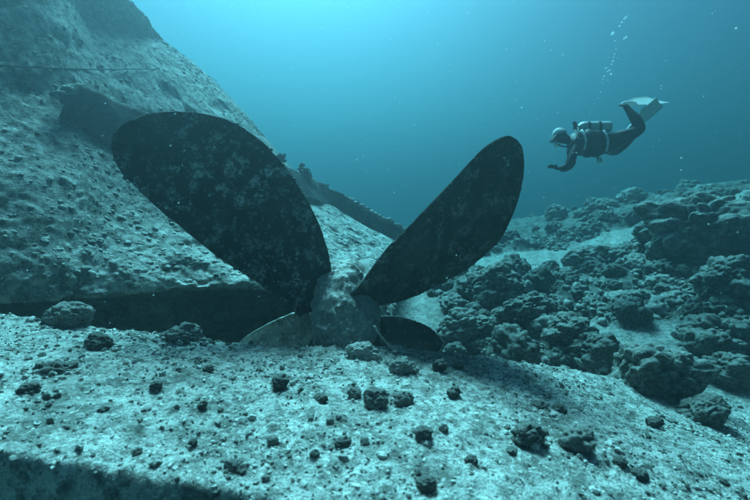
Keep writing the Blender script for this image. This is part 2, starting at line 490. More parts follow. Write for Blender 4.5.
# long plate seam
seam = [(lambda h_: h_[0] + h_[1] * 0.022)(hull_at(x, 68 + 3 * math.sin(x / 60.0) + max(0, x - 120) * .03)) for x in range(-60, 240, 10)]
seam = np.array(seam)
for _ in range(4): seam[1:-1] = (seam[:-2] + seam[1:-1] + seam[2:]) / 3
sv, sf = tube([p + np.array([0, -0.006, 0.004]) for p in seam], [0.013 * (1 - .7 * i_ / len(seam)) for i_ in range(len(seam))], 6)
child('plate_seam', mesh_np('plate_seam', sv, sf), M_KEEL, ship)

# bilge keel: one long fin standing off the plating, ragged at its near end
def strip(outer, inner, thick, seed, nu=160, nv=14, rag=0.03):
    """a fin between two 3D polylines"""
    def res(pl, n):
        pl = np.array(pl); s = np.r_[0, np.cumsum(np.linalg.norm(np.diff(pl, axis=0), axis=1))]
        t = np.linspace(0, s[-1], n); return np.stack([np.interp(t, s, pl[:, k]) for k in range(3)], 1)
    A, B = res(outer, nu), res(inner, nu)
    A = A + rag * np.stack([vnoise(np.stack([np.arange(nu) * .23, np.full(nu, k * 9.), np.zeros(nu)], 1), seed) for k in range(3)], 1)
    t = np.linspace(0, 1, nv)[None, :, None]
    G = B[:, None] * (1 - t) + A[:, None] * t
    V = G.reshape(-1, 3); F = grid_faces(nu, nv); N = vnormals(V, F)
    V = V + N * (0.02 * fbm(V * 6, 3, seed))[:, None]
    n = len(V); W = V + N * thick
    a = np.arange(n).reshape(nu, nv); bd = np.concatenate([a[:, 0], a[-1, 1:], a[-2::-1, -1], a[0, -2:0:-1]])
    S = np.stack([bd, np.roll(bd, -1), np.roll(bd, -1) + n, bd + n], 1)
    return np.concatenate([V, W]), np.concatenate([F[:, ::-1], F + n, S])
k_in = [(66, 118), (92, 139), (112, 150), (200, 174), (260, 190), (315, 204), (352, 226), (392, 250)]
k_out = [(58, 96), (75, 88), (114, 105), (200, 137), (255, 156), (303, 178), (350, 201), (410, 233)]
inner = []; outer = []
for (a, b) in k_in:
    inner.append(P(a, b, hull_at(a, b)[2] + 0.06))
for (a, b), (c, d) in zip(k_out, k_in):
    hc_ = hull_at(c, d)[2]; ho_ = hull_at(a, b)[2]
    outer.append(P(a, b, min(max(ho_ - 0.22, hc_ - 0.25), hc_ + 0.25)))
kv, kf = strip(outer, inner, 0.09, 301)
keel = child('bilge_keel', mesh_np('bilge_keel', kv, kf), M_KEEL, ship)
keel['label'] = 'long dark fin plate running along the hull'
# crust along the upper edge of the keel
cr_parts = []
for _ in range(240):
    t = random.random() * (len(outer) - 1); i = min(int(t), len(outer) - 2); f = t - i
    p = outer[i] * (1 - f) + outer[i + 1] * f
    v, fc = ICO[2]; r = random.uniform(.02, .06)
    v = v * (1 + 0.4 * fbm(v * 2 + random.random() * 50, 3, 5))[:, None] * r * np.array([1.3, 1, .8])
    cr_parts.append((v + p + np.array([random.gauss(0, .02), random.gauss(0.02, .02), random.uniform(-.01, .03)]), fc))
cv, cf = merge(cr_parts)
tag(child('keel_crust', mesh_np('keel_crust', cv, cf), M_HULL, keel), kind='stuff')

# lumps of growth on the plating (nobody could count them)
gp = []
idx = np.arange(HNU * HNV); ok = (idx // HNV > vis0 + 4) & (hpx > -80) & (hpx < 405) & (hpy > -30)
idx = idx[ok]
pick = rng.choice(idx, 5200, replace=False)
for i in pick:
    n = HN[i]; r = 0.005 + 0.022 * rng.random() ** 3
    v, fc = ICO[1]
    v = v * (1 + 0.6 * (rng.random((len(v), 1)) - .5)) * r * np.array([1.4, 1.1, 1.0])
    v = v - np.outer(v @ n, n) * 0.6
    gp.append((v + HD[i] + n * r * 0.05, fc))
gv, gf = merge(gp)
tag(child('encrusting_growth', mesh_np('encrusting_growth', gv, gf), M_HULL, ship), kind='stuff')

# ------------------------------------------------------------------ propeller
prop = empty('ship_propeller', P(342, 318, 3.05))
tag(prop, 'giant four-bladed bronze ship propeller, crusted over, standing against the hull', 'propeller')

def smooth_pl(pts, n):
    pts = np.array(pts, float)
    q = cr(pts, np.linspace(0, len(pts) - 1, 300))
    s = np.r_[0, np.cumsum(np.linalg.norm(np.diff(q, axis=0), axis=1))]
    t = np.linspace(0, s[-1], n); return np.stack([np.interp(t, s, q[:, k]) for k in range(2)], 1)

def make_blade(edge_a, edge_b, depth, name, thick=0.05, seed=0, bulge=0.06, nu=150, nv=64, label=None, mat=None, crusts=0):
    """edge_a and edge_b run from root to tip"""
    A, B = smooth_pl(edge_a, nu), smooth_pl(edge_b, nu)
    kk = np.arange(nu)
    for E, so in ((A, 1), (B, 2)):
        j = fbm(np.stack([kk * .33, kk * 0 + so * 7., kk * 0], 1), 3, seed + so) * 0.6 * np.clip(np.minimum(kk, nu - 1 - kk) / 8, 0, 1)
        E += j[:, None] * np.array([.7, -.7])
    w = (1 - np.cos(np.linspace(0, math.pi, nv))) / 2
    Q = A[:, None] * (1 - w[None, :, None]) + B[:, None] * w[None, :, None]
    S = np.linspace(0, 1, nu)[:, None] * np.ones((1, nv)); T = np.ones((nu, 1)) * w[None]
    q = Q.reshape(-1, 2); d = depth(q[:, 0], q[:, 1])
    d = d + bulge * (4 * T * (1 - T)).ravel() * 0.8
    G = CAM + d[:, None] * (FWD + ((q[:, 0] - 375) / FPX)[:, None] * RGT + ((250 - q[:, 1]) / FPX)[:, None] * UPV)
    F = grid_faces(nu, nv); N = vnormals(G, F)
    s = np.sign(np.median(np.einsum('ij,ij->i', N, CAM - G))); N = N * s
    if s < 0: F = F[:, ::-1]
    prof = (np.sqrt(np.clip(4 * T * (1 - T), 0, 1)) * (0.25 + 0.75 * (1 - S)) * sstep(0, .06, 1 - S)).ravel()
    crust = 0.006 * fbm(G * 9, 4, seed) + 0.010 * np.clip(0.4 - worley(G * 12, seed + 3), 0, 1) * sstep(-.1, .2, fbm(G * 3, 2, seed + 7)) * 1.6
    front = G + N * (prof * thick * .35 + crust + 0.004)[:, None]
    back = G - N * (prof * thick * .65 + 0.006)[:, None]
    n = len(G); a = np.arange(n).reshape(nu, nv)
    bd = np.concatenate([a[:, 0], a[-1, 1:], a[-2::-1, -1], a[0, -2:0:-1]])
    St = np.stack([bd, np.roll(bd, -1), np.roll(bd, -1) + n, bd + n], 1)
    m = mesh_np(name, np.concatenate([front, back]), np.concatenate([F, F[:, ::-1] + n, St]))
    o = child(name, m, mat or M_BLADE, prop)
    if label: o['label'] = label
    if crusts:
        pr = []; msk = fbm(G * 3, 3, seed + 11)
        for i in rng.choice(n, crusts * 3, replace=False):
            if msk[i] < rng.normal(.05, .15) or len(pr) >= crusts: continue
            r = 0.003 + 0.012 * rng.random() ** 3; v, fc = ICO[1]
            v = v * (1 + .6 * (rng.random((len(v), 1)) - .5)) * r * np.array([1.2, 1.0, 1.1]); v = v - np.outer(v @ N[i], N[i]) * .5
            pr.append((v + front[i], fc))
        cv, cf = merge(pr); tag(child('crust', mesh_np('crust', cv, cf), M_DARK, o), kind='stuff')
    return o

# upper left blade
make_blade([(300, 316), (284, 302), (255, 281), (217, 256), (171, 219), (144, 195), (122, 173), (112, 150), (115, 134), (126, 123)],
           [(326, 306), (331, 272), (325, 242), (314, 213), (300, 188), (280, 160), (255, 136), (225, 119), (190, 112), (158, 113), (126, 123)],
           lambda x, y: 3.0 + 0.35 * (x - 325) / 300 + 0.15 * (300 - y) / 200, 'blade', 0.07, 401, label='broad left blade with pale crust patches', crusts=420)
# upper right blade
make_blade([(346, 300), (361, 285), (375, 265), (389, 247), (408, 228), (430, 205), (454, 180), (480, 152), (495, 141), (507, 136.5), (516, 140)],
           [(350, 305), (376, 306), (407, 299), (434, 287), (460, 273), (480, 259), (500, 239), (514, 211), (522, 183), (524, 163), (522, 149), (516, 140)],
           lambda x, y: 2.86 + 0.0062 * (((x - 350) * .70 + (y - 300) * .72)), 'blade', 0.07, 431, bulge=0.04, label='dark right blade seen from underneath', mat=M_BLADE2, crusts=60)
# lower left blade, half buried behind the bank; paler material paints light from above
make_blade([(318, 326), (300, 360), (285, 400), (255, 440), (225, 450)],
           [(306, 310), (288, 315), (262, 327), (238, 344), (215, 380), (210, 420), (225, 450)],
           lambda x, y: 3.15 + 0.3 * (320 - x) / 100, 'blade', 0.07, 461, label='sunken lower left blade, coloured paler for light from above', mat=M_HULL)
# lower right blade
make_blade([(366, 318), (394, 316), (418, 322), (434, 331), (442, 343), (438, 355)],
           [(360, 345), (382, 372), (404, 382), (424, 376), (434, 366), (438, 355)],
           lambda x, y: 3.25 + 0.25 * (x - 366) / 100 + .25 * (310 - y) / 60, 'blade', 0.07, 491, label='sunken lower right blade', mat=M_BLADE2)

# hub: a stubby crusted boss pointing at the lens, with an eroded hollow under it
v, f = ICO[5]
c0 = P(345, 315, 3.02)
ax = np.array([0.05, -0.82, -0.57]); ax /= np.linalg.norm(ax)
e1 = np.cross(ax, [0, 0, 1.]); e1 /= np.linalg.norm(e1); e2 = np.cross(e1, ax)
along = v @ ax; s1 = v @ e1; s2 = v @ e2
rad = 0.245 * (1 - 0.25 * along)
L = 0.46
sq = lambda a, k: np.sign(a) * np.abs(a) ** k
W = c0 + np.outer(sq(along, .8) * L, ax) + np.outer(s1 * rad * 1.02, e1) + np.outer(s2 * rad * .98, e2)
Nn = vnormals(W, f)
W = W + Nn * (0.05 * fbm(W * 4, 4, 511) + 0.04 * np.clip(.5 - worley(W * 10, 513), 0, 1) + 0.03 * np.clip(.5 - worley(W * 24, 514), 0, 1) + 0.02 * fbm(W * 20, 4, 515, .6))[:, None]
cav = np.exp(-(((s1 + .1) / .55) ** 2 + ((s2 + .55) / .40) ** 2)) * (along > 0.0) * along
W = W - np.outer(cav * 0.42, ax)
hub = child('hub', mesh_np('hub', W, f), M_HUB, prop)
hub['label'] = 'crusted propeller boss, pale on top with a dark hollow below'
# shaft running back into the hull
hp = hull_at(350, 292)[0]
sv = []; npt = 70
cs_ = P(346, 312, 3.15)
pth = [cs_ * (1 - t) + (hp + np.array([-.02, .35, -.15])) * t for t in np.linspace(0, 1, npt)]
tv, tf = tube(pth, [0.235 + 0.20 * t ** 1.4 for t in np.linspace(0, 1, npt)], 90)
tn = vnormals(tv, tf); tv = tv + tn * (0.06 * fbm(tv * 4, 4, 521) + 0.035 * np.clip(.5 - worley(tv * 9, 525), 0, 1) + 0.03 * fbm(tv * 14, 4, 523))[:, None]
tube_o = child('stern_tube', mesh_np('stern_tube', tv, tf), M_HUB, ship)

# ------------------------------------------------------------------ rope
def gz(x, y):
    z, _ = height(np.array([x]), np.array([y])); return float(z[0])
r0 = P(374, 326, 2.62); hh, td = _hit(412, 355)
rp = []
for t in np.linspace(0, 1, 14):
    p = r0 * (1 - t) + (hh + np.array([0, 0, 0.01])) * t; p = p + np.array([0, 0, -0.06 * math.sin(math.pi * t)]); rp.append(p)
v, f = tube(rp, 0.009, 6)
tag(link('rope', mesh_np('rope', v, f), M_ROPE), 'thin rope hanging from the propeller boss down to the bank', 'rope')

# ------------------------------------------------------------------ rocks and coral heads
ROCKM = {}
def rock_mesh(seed, mat, sub=4, knob=0.12, flat=1.0, big=0.28):
    key = (seed, mat.name)
    if key in ROCKM: return ROCKM[key]
    v, f = ICO[sub]
    o = np.array([seed * 3.7, seed * 1.3, seed * 7.1])
    kn = lambda k, sd: np.sqrt(np.clip(1 - (worley(vw * k + o, sd) / .75) ** 2, 0, 1))
    vw = v + 0.15 * np.stack([fbm(v * 2 + o + 5 * c, 2, seed + c) for c in range(3)], 1)
    r = 0.80 + big * fbm(v * 1.25 + o, 3, seed) + knob * 1.5 * kn(1.9, seed + 1) + knob * .75 * kn(4.4, seed + 2) + 0.05 * kn(9.5, seed + 5) + 0.05 * fbm(v * 7 + o, 3, seed + 3)
    w = v * r[:, None]
    w[:, 2] *= flat
    m = mesh_np('coral_rock', w, f); m.materials.append(mat); ROCKM[key] = m; return m

def rock_at(px, py, wpx, hpx_, seed, mat, name, label, cat, group=None, rotz=None, sub=4, knob=.12, deep=.25, big=.28):
    """centre of the rock is seen at (px, py), wpx by hpx_ pixels large; it rests on the seabed"""
    p, t = _hit(px, py + hpx_ * 0.42)
    s = t / FPX
    k_ = .95 if name == 'boulder' else .76
    rx, rz = wpx * s / 2 * k_, hpx_ * s / 2 * k_
    m = rock_mesh(seed, mat, sub, knob, 1.0, big)
    ry = min(rx, max(rz * 1.1, rx * .7))
    vis = 2 * rz * .92; rz = max(rz, rx * .72)
    z = gz(p[0], p[1] + ry * .6)
    o = link(name, m, mat, None, (p[0], p[1] + ry * .6, z + vis - rz * 1.0), (random.uniform(-.15, .15), random.uniform(-.15, .15), rotz if rotz is not None else random.uniform(-.5, .5)), (rx, ry, rz))
    tag(o, label, cat, group); return o

FG = 'coral lumps on the foreground bank'
RF = 'boulders at the edge of the reef'
R = [
    (377, 395, 31, 27, 1, M_CORAL, 'coral_lump', 'round pitted coral lump in the middle of the foreground bank', 'coral', FG),
    (404, 397, 25, 15, 2, M_CORAL, 'coral_lump', 'low coral lump touching the right side of the round pitted one', 'coral', FG),
    (403, 366, 34, 19, 3, M_CORAL, 'coral_lump', 'wide coral lump on the crest just below the rope end', 'coral', FG),
    (440, 368, 17, 15, 4, M_DARK, 'rock', 'dark round stone on the crest right of the wide coral lump', 'rock', FG),
    (459, 364, 13, 11, 5, M_CORAL, 'rock', 'small grey stone at the far right end of the crest', 'rock', FG),
    (454, 394, 16, 13, 6, M_DARK, 'rock', 'small blackish stone right of the low coral lump', 'rock', FG),
    (424, 436, 20, 17, 7, M_CORAL, 'coral_lump', 'knobbly coral lump below the blackish stone, near the centre bottom', 'coral', FG),
    (444, 429, 11, 10, 8, M_CORAL, 'rock', 'small stone beside the knobbly lump near the centre bottom', 'rock', FG),
    (472, 462, 17, 12, 9, M_DARK, 'rock', 'dark stone lying alone below the two big right-hand coral heads', 'rock', FG),
    (427, 484, 27, 15, 10, M_DARK, 'coral_lump', 'flat dark coral lump at the bottom edge of the picture', 'coral', FG),
    (280, 384, 19, 18, 11, M_DARK, 'rock', 'dark upright stone below the lower left propeller blade', 'rock', FG),
    (320, 399, 17, 9, 12, M_DARK, 'rock', 'flat dark stone left of the round pitted coral lump', 'rock', FG),
    (355, 392, 17, 13, 13, M_CORAL, 'coral_lump', 'small coral lump against the left side of the round pitted one', 'coral', FG),
    (364, 352, 40, 18, 14, M_RUBBLE, 'rock', 'pale crest hump in front of the propeller boss', 'rock', FG),
    (62, 312, 52, 34, 15, M_CORAL, 'coral_lump', 'big domed coral lump on the crest at far left', 'coral', FG),
    (97, 341, 36, 18, 1, M_DARK, 'coral_lump', 'dark low coral lump in front of the big domed head', 'coral', FG),
    (95, 318, 14, 14, 2, M_DARK, 'rock', 'small dark stone right of the big domed coral lump', 'rock', FG),
    (178, 330, 52, 22, 3, M_CORAL, 'coral_lump', 'broad rubbly hump on the crest below the broad left blade', 'coral', FG),
    (50, 367, 44, 11, 4, M_DARK, 'rock', 'long flat dark crust at the left of the bank', 'rock', FG),
    (26, 391, 26, 12, 5, M_DARK, 'rock', 'dark crust patch at the left picture edge', 'rock', FG),
    (202, 405, 11, 9, 6, M_DARK, 'rock', 'small black pebble in the middle of the left bank', 'rock', FG),
    (155, 385, 13, 11, 7, M_DARK, 'rock', 'dark pebble on the left bank, below the big domed coral', 'rock', FG),
    (136, 449, 11, 10, 8, M_DARK, 'rock', 'dark pebble near the lower left edge of the bank', 'rock', FG),
    (192, 441, 11, 9, 9, M_DARK, 'rock', 'blackish pebble right of the one near the lower left edge', 'rock', FG),
    (207, 368, 14, 10, 10, M_DARK, 'rock', 'flat blackish stone midway up the left bank', 'rock', FG),
    (343, 443, 20, 8, 11, M_DARK, 'rock', 'thin dark stone below the white coral fragments', 'rock', FG),
    (272, 443, 14, 9, 12, M_CORAL, 'rock', 'grey stone left of the thin dark stone', 'rock', FG),
    (232, 465, 20, 10, 13, M_CORAL, 'rock', 'grey lump up and left of the white shell', 'rock', FG),
    (330, 421, 9, 7, 14, M_PALE, 'coral_fragment', 'larger of the two white coral fragments on the bank', 'coral', FG),
    (338, 418, 7, 6, 15, M_PALE, 'coral_fragment', 'smaller of the two white coral fragments on the bank', 'coral', FG),
    (266, 479, 11, 5, 1, M_PALE, 'shell', 'white shell lying near the bottom left centre', 'shell', FG),
    (530, 434, 42, 27, 2, M_DARK, 'coral_lump', 'left of the two big dark coral heads on the right bank', 'coral', FG),
    (581, 441, 44, 31, 5, M_CORAL, 'coral_lump', 'right of the two big dark coral heads, speckled pale', 'coral', FG),
    (657, 423, 19, 14, 7, M_DARK, 'rock', 'small round stone alone on the right bank', 'rock', FG),
    (561, 406, 20, 14, 9, M_CORAL, 'rock', 'grey stone up the bank above the speckled coral head', 'rock', FG),
    (540, 406, 22, 8, 3, M_DARK, 'rock', 'thin dark slab above the left big coral head', 'rock', FG),
    (622, 463, 16, 13, 10, M_DARK, 'rock', 'dark stone right of the speckled coral head', 'rock', FG),
    (641, 473, 20, 14, 12, M_DARK, 'rock', 'dark lump in the lower right, beside a smaller dark stone', 'rock', FG),
    (570, 347, 42, 32, 4, M_DARK, 'boulder', 'dark boulder standing where the bank meets the reef', 'boulder', RF),
    (600, 360, 50, 34, 6, M_REEF, 'boulder', 'craggy boulder right against the dark boulder at the bank', 'boulder', RF),
    (665, 378, 92, 46, 8, M_REEF, 'boulder', 'wide knobbly coral boulder right of the craggy one', 'boulder', RF),
    (724, 338, 52, 44, 10, M_REEF, 'boulder', 'rounded pale-topped boulder at the right picture edge', 'boulder', RF),
    (738, 292, 56, 46, 11, M_DARK, 'boulder', 'tall dark boulder above the pale-topped one at right edge', 'boulder', RF),
    (712, 238, 110, 62, 12, M_DARK, 'boulder', 'large black mass of rock at upper right of the reef', 'boulder', RF),
    (664, 243, 50, 32, 13, M_DARK, 'boulder', 'pointed dark rock left of the large black mass', 'boulder', RF),
    (495, 300, 62, 42, 14, M_REEF, 'boulder', 'shaggy coral outcrop beneath the right blade tip', 'boulder', RF),
    (468, 332, 48, 30, 15, M_DARK, 'boulder', 'dark outcrop beside the lower right blade', 'boulder', RF),
    (533, 327, 60, 32, 1, M_REEF, 'boulder', 'knobbly outcrop between the shaggy one and the bank boulders', 'boulder', RF),
    (708, 415, 50, 22, 3, M_REEF, 'boulder', 'low half-buried boulder at lower right', 'boulder', RF),
    (735, 375, 44, 30, 6, M_DARK, 'boulder', 'dark boulder below the pale-topped one at right edge', 'boulder', RF),
]
for (px, py, w, h, sd_, mt, nm, lb, ct, gr) in R:
    big = nm == 'boulder'
    rock_at(px, py, w, h, sd_ + (40 if big else 0), mt, nm, lb, ct, gr, sub=5 if (big or w > 28) else 4, knob=.2 if big else .16, big=.5 if big else .42)

# reef: many look-alike coral heads
protos = [(61 + k, [M_REEF, M_DARK, M_REEF, M_CORAL][k % 4]) for k in range(10)]
placed = []
cx_ = rng.uniform(0.9, 12, 9000); cy_ = 3.0 + 12 * rng.random(9000) ** 1.5
cz_, crf = height(cx_, cy_)
qx, qy, qd = project(np.stack([cx_, cy_, cz_], 1))
for i in range(len(cx_)):
    if len(placed) >= 260: break
    if crf[i] < 0.35 or not (425 < qx[i] < 775) or not (190 < qy[i] < 385): continue
    if qd[i] > 8.5 and random.random() < .72: continue
    t = qd[i]; r = (0.05 + 0.15 * random.random() ** 2) * (0.75 + 0.06 * t)
    if any((cx_[i] - a) ** 2 + (cy_[i] - b) ** 2 < (0.6 * (r + c)) ** 2 for a, b, c in placed): continue
    placed.append((cx_[i], cy_[i], r)); sd_, mt = random.choice(protos)
    o = link('coral_lump', rock_mesh(sd_, mt, 4, .2, 1, .42), mt, None, (cx_[i], cy_[i], cz_[i] + r * .15),
             (random.uniform(-.3, .3), random.uniform(-.3, .3), random.uniform(0, 6.3)), (r * random.uniform(.9, 1.4), r * random.uniform(.9, 1.3), r * random.uniform(.8, 1.15)))
    size = 'small' if r < .08 else ('middling' if r < .14 else 'large')
    zone = 'far up the slope under the diver' if t > 9 else ('just behind the boulders near the bank' if t < 5 else ('on the middle of the reef' if qx[i] < 620 else 'towards the right picture edge of the reef'))
    tag(o, size + ' knobbly coral lump ' + zone, 'coral', size + ' coral lumps ' + zone)

# rubble: uncountable small pieces
def rubble(n, box, rmin, rmax, pw, sub, seed, reefy=False):
    parts = []
    x = rng.uniform(box[0], box[1], n * 3); y = rng.uniform(box[2], box[3], n * 3)
    cl = fbm(np.stack([x, y, 0 * x], 1) * 2.4, 3, seed)
    keep = (cl + rng.normal(0, .35, len(x)) > 0.05); x, y = x[keep][:n], y[keep][:n]
    z, rf = height(x, y)
    base = []; v0, f = ICO[sub]
    for k in range(16):
        base.append(v0 * (1 + 0.6 * (rng.random((len(v0), 1)) - .5)) * np.array([1, rng.uniform(.45, 1), rng.uniform(.4, .9)]))
    for i in range(len(x)):
        if reefy and rf[i] < .2: continue
        r = rmin + (rmax - rmin) * rng.random() ** pw
        a = rng.random() * 6.28; c, s = math.cos(a), math.sin(a)
        v = base[i % 16] * r; v = np.stack([v[:, 0] * c - v[:, 1] * s, v[:, 0] * s + v[:, 1] * c, v[:, 2]], 1)
        parts.append((v + np.array([x[i], y[i], z[i] + r * .2]), f))
    return merge(parts)
def skirt():
    parts = []
    for o in [o for o in bpy.data.objects if o.get('group') == FG]:
        rx = o.scale.x
        for _ in range(int(5 + 260 * rx)):
            a = random.uniform(0, 6.3); q = rx * random.uniform(.75, 1.9)
            x, y = o.location.x + q * math.cos(a), o.location.y + q * math.sin(a) * .8
            r = rx * random.uniform(.05, .22); v, f = ICO[1]
            v = v * (1 + .5 * (rng.random((len(v), 1)) - .5)) * r * np.array([1, random.uniform(.6, 1), random.uniform(.45, .8)])
            parts.append((v + np.array([x, y, gz(x, y) + r * .15]), f))
    return merge(parts)
v, f = merge([skirt(), rubble(20000, (-3.2, 3.0, .9, 3.2), .002, .011, 2.5, 0, 205), rubble(3200, (-3.2, 3.4, .9, 4.0), .006, .022, 4, 1, 207)])
tag(link('coral_rubble', mesh_np('coral_rubble', v, f, False), M_RUBBLE), 'small grey coral rubble strewn over the foreground bank', 'rubble', kind='stuff')

v, f = rubble(6500, (1.0, 8.5, 3.0, 10.5), .02, .085, 2.5, 1, 209, True)
tag(link('reef_rubble', mesh_np('reef_rubble', v, f, True), M_REEF), 'broken coral rubble filling the gaps of the reef on the right', 'rubble', kind='stuff')

# ------------------------------------------------------------------ soft corals on the keel
def soft_coral(name, px, py, hpx_, seed, label):
    rs = random.Random(seed)
    i = min(range(len(outer)), key=lambda k: abs(project(outer[k])[0] - px))
    d = np.interp(px, [project(o)[0] for o in outer], [project(o)[2] for o in outer])
    base = P(px, py, d); h = hpx_ * d / FPX
    parts = []
    def grow(p, dr, ln, r, lev):
        q = p + dr * ln
        parts.append(tube([p, (p + q) / 2 + np.array([rs.gauss(0, .04 * ln) for _ in range(3)]), q], [r, r * .85, r * .6], 5))
        if lev == 0:
            v, f = ICO[1]
            parts.append((v * np.array([1, 1, 1.3]) * r * 1.9 + q, f)); return
        for k in range(rs.choice((6, 7, 8))):
            t = rs.uniform(.02, 1.0)
            nd = dr * rs.uniform(.5, 1.0) + np.array([rs.gauss(0, .7), rs.gauss(0, .6), rs.gauss(0.0, .35)]); nd /= np.linalg.norm(nd)
            grow(p + dr * ln * t, nd, ln * rs.uniform(.50, .70) * (1.15 - .6 * t), r * .6, lev - 1)
    grow(np.zeros(3), np.array([0.1, 0, 1.0]), h * .60, h * .06, 3)
    v, f = merge(parts)
    o = link(name, mesh_np(name, v, f), M_SOFT, None, tuple(base))
    tag(o, label, 'coral', 'soft corals on the fin plate')
soft_coral('soft_coral', 278, 172, 26, 3, 'bushy soft coral peeking out behind the broad left blade')
soft_coral('soft_coral', 303, 184, 24, 5, 'pointed bushy soft coral at the bare end of the fin plate')
soft_coral('soft_coral', 327, 190, 8, 8, 'low tuft of soft coral on the fin plate near the bushy one')
soft_coral('soft_coral', 358, 205, 6, 9, 'tiny tuft of soft coral halfway down the fin plate')

# ------------------------------------------------------------------ diver
DD = 6.0
S = DD / FPX
div = empty('person', P(600, 140, DD), (-PITCH, 0, 0))
tag(div, 'scuba diver in a black wetsuit swimming left with a silver tank and pale fins', 'person')
def D(px, py, dy=0.0): return Vector(((px - 600) * S, dy, (140 - py) * S))

def skin_obj(name, verts, edges, radii, root, mat, parent, sub=2):
    m = bpy.data.meshes.new(name); m.from_pydata([tuple(v) for v in verts], edges, [])
    o = link(name, m, mat, parent)
    md = o.modifiers.new('skin', 'SKIN'); md.use_smooth_shade = True
    m.skin_vertices.new() if not m.skin_vertices else None
    for i, r in enumerate(radii):
        sv_ = m.skin_vertices[0].data[i]; sv_.radius = r if isinstance(r, tuple) else (r, r); sv_.use_root = (i == root)
    s_ = o.modifiers.new('sub', 'SUBSURF'); s_.levels = sub; s_.render_levels = sub
    return o

bv = []; be = []; br = []
def J(p, r, prev=None):
    bv.append(p); br.append(r); i = len(bv) - 1
    if prev is not None: be.append((prev, i))
    return i
pel = J(D(611, 143, 0), (.145, .17))
wai = J(D(600, 144, 0), (.145, .165), pel)
che = J(D(587, 144, 0), (.165, .19), wai)
upc = J(D(576, 142.5, 0), (.15, .185), che)
nek = J(D(568, 140.5, 0), .065, upc)
hd0 = J(D(563.5, 138.5, 0), .085, nek)
hd1 = J(D(559, 136, 0), .10, hd0)
hd2 = J(D(556.5, 134.5, 0), .075, hd1)
# near arm: hangs down and reaches ahead
s1_ = J(D(573, 146, -.17), .075, upc); e1_ = J(D(563, 163, -.24), .062, s1_); e1b = J(D(558.5, 171, -.26), .054, e1_)
w1_ = J(D(552.5, 171, -.18), .032, e1b)
# far arm
s2_ = J(D(577, 148, .17), .075, upc); e2_ = J(D(580, 160, .24), .062, s2_); w2_ = J(D(574, 166.5, .16), .034, e2_)
# far, straighter leg
h1_ = J(D(612, 145, .09), .12, pel); k1_ = J(D(625, 146.5, .26), .088, h1_); c1_ = J(D(634, 140, .22), .074, k1_); a1_ = J(D(643, 130.5, .14), .04, c1_)
f1_ = J(D(646, 127, .12), .035, a1_)
# near leg, shin lifted
h2_ = J(D(614, 141, -.09), .12, pel); k2_ = J(D(629, 135, -.28), .088, h2_); c2_ = J(D(625, 124, -.24), .076, k2_); a2_ = J(D(620.5, 112, -.16), .042, c2_)
f2_ = J(D(618.5, 108, -.14), .04, a2_)
body = skin_obj('body', bv, be, br, pel, M_SUIT, div)

def hand(wrist, fwd, side, nm):
    """a palm with five bent fingers, gloved"""
    wrist, fwd, side = Vector(wrist), Vector(fwd).normalized(), Vector(side)
    side = (side - fwd * side.dot(fwd)).normalized(); up = fwd.cross(side)
    vs, es, rs_ = [], [], []
    def add(p, r, prev=None):
        vs.append(p); rs_.append(r); i = len(vs) - 1
        if prev is not None: es.append((prev, i))
        return i
    w = add(wrist - fwd * .02, .028); pm = add(wrist + fwd * .045, (.04, .018), w)
    for k, ln in enumerate((.075, .085, .08, .062)):
        b = wrist + fwd * .075 + side * (.030 - .020 * k)
        a = add(b, .0105, pm); c = add(b + fwd * ln * .5 - up * .008, .0098, a); add(b + fwd * ln * .85 - up * .035, .0085, c)
    t0 = add(wrist + fwd * .03 + side * .045, .012, pm); add(wrist + fwd * .065 + side * .072 - up * .01, .0095, t0)
    return skin_obj('hand', vs, es, rs_, 0, M_SUIT, div)
hand(D(552.5, 171, -.18), (-1, .2, .45), (0.2, -1, .3), 'hand')
hand(D(574, 166.5, .16), (-.8, -.3, -.45), (0.2, 1, .3), 'hand')

def lathe(profile, p0, axis, n=28):
    """profile: (distance along axis, radius)"""
    ax_ = np.array(axis, float); ax_ /= np.linalg.norm(ax_)
    return tube([np.array(p0) + ax_ * a for a, _ in profile], [r for _, r in profile], n)
# tank on the back
t0 = np.array(D(577.5, 127.5, 0)); t1 = np.array(D(610.5, 127, 0)); ta = (t1 - t0); TL = np.linalg.norm(ta); R0 = .083
prof = [(0, .02), (.008, .03), (.02, .05), (.045, .072), (.08, R0), (.12, R0 + .0005), (TL - .03, R0), (TL - .01, R0 - .006), (TL, R0 - .025)]
v, f = lathe(prof, t0, ta); tank = link('air_tank', mesh_np('air_tank', v, f), M_TANK, div)
tank['label'] = 'silver scuba tank strapped on the back'
vv = [lathe([(-.05, .022), (.0, .022)], t0, ta, 12), tube([t0 + np.array([-.03, -.045, .0]), t0 + np.array([-.03, .045, 0])], .02, 10),
      tube([t0 + np.array([-.03, 0, 0]), t0 + np.array([-.035, 0, .055]), t0 + np.array([-.06, 0, .085])], [.026, .03, .022], 10)]
v, f = merge(vv); link('valve', mesh_np('valve', v, f), M_VEST, tank)
for tx in (.14, .30):
    c = t0 + ta / TL * tx
    v, f = lathe([(-.02, R0 + .001), (-.019, R0 + .006), (.019, R0 + .006), (.02, R0 + .001)], c, ta); link('strap', mesh_np('strap', v, f), M_VEST, tank)
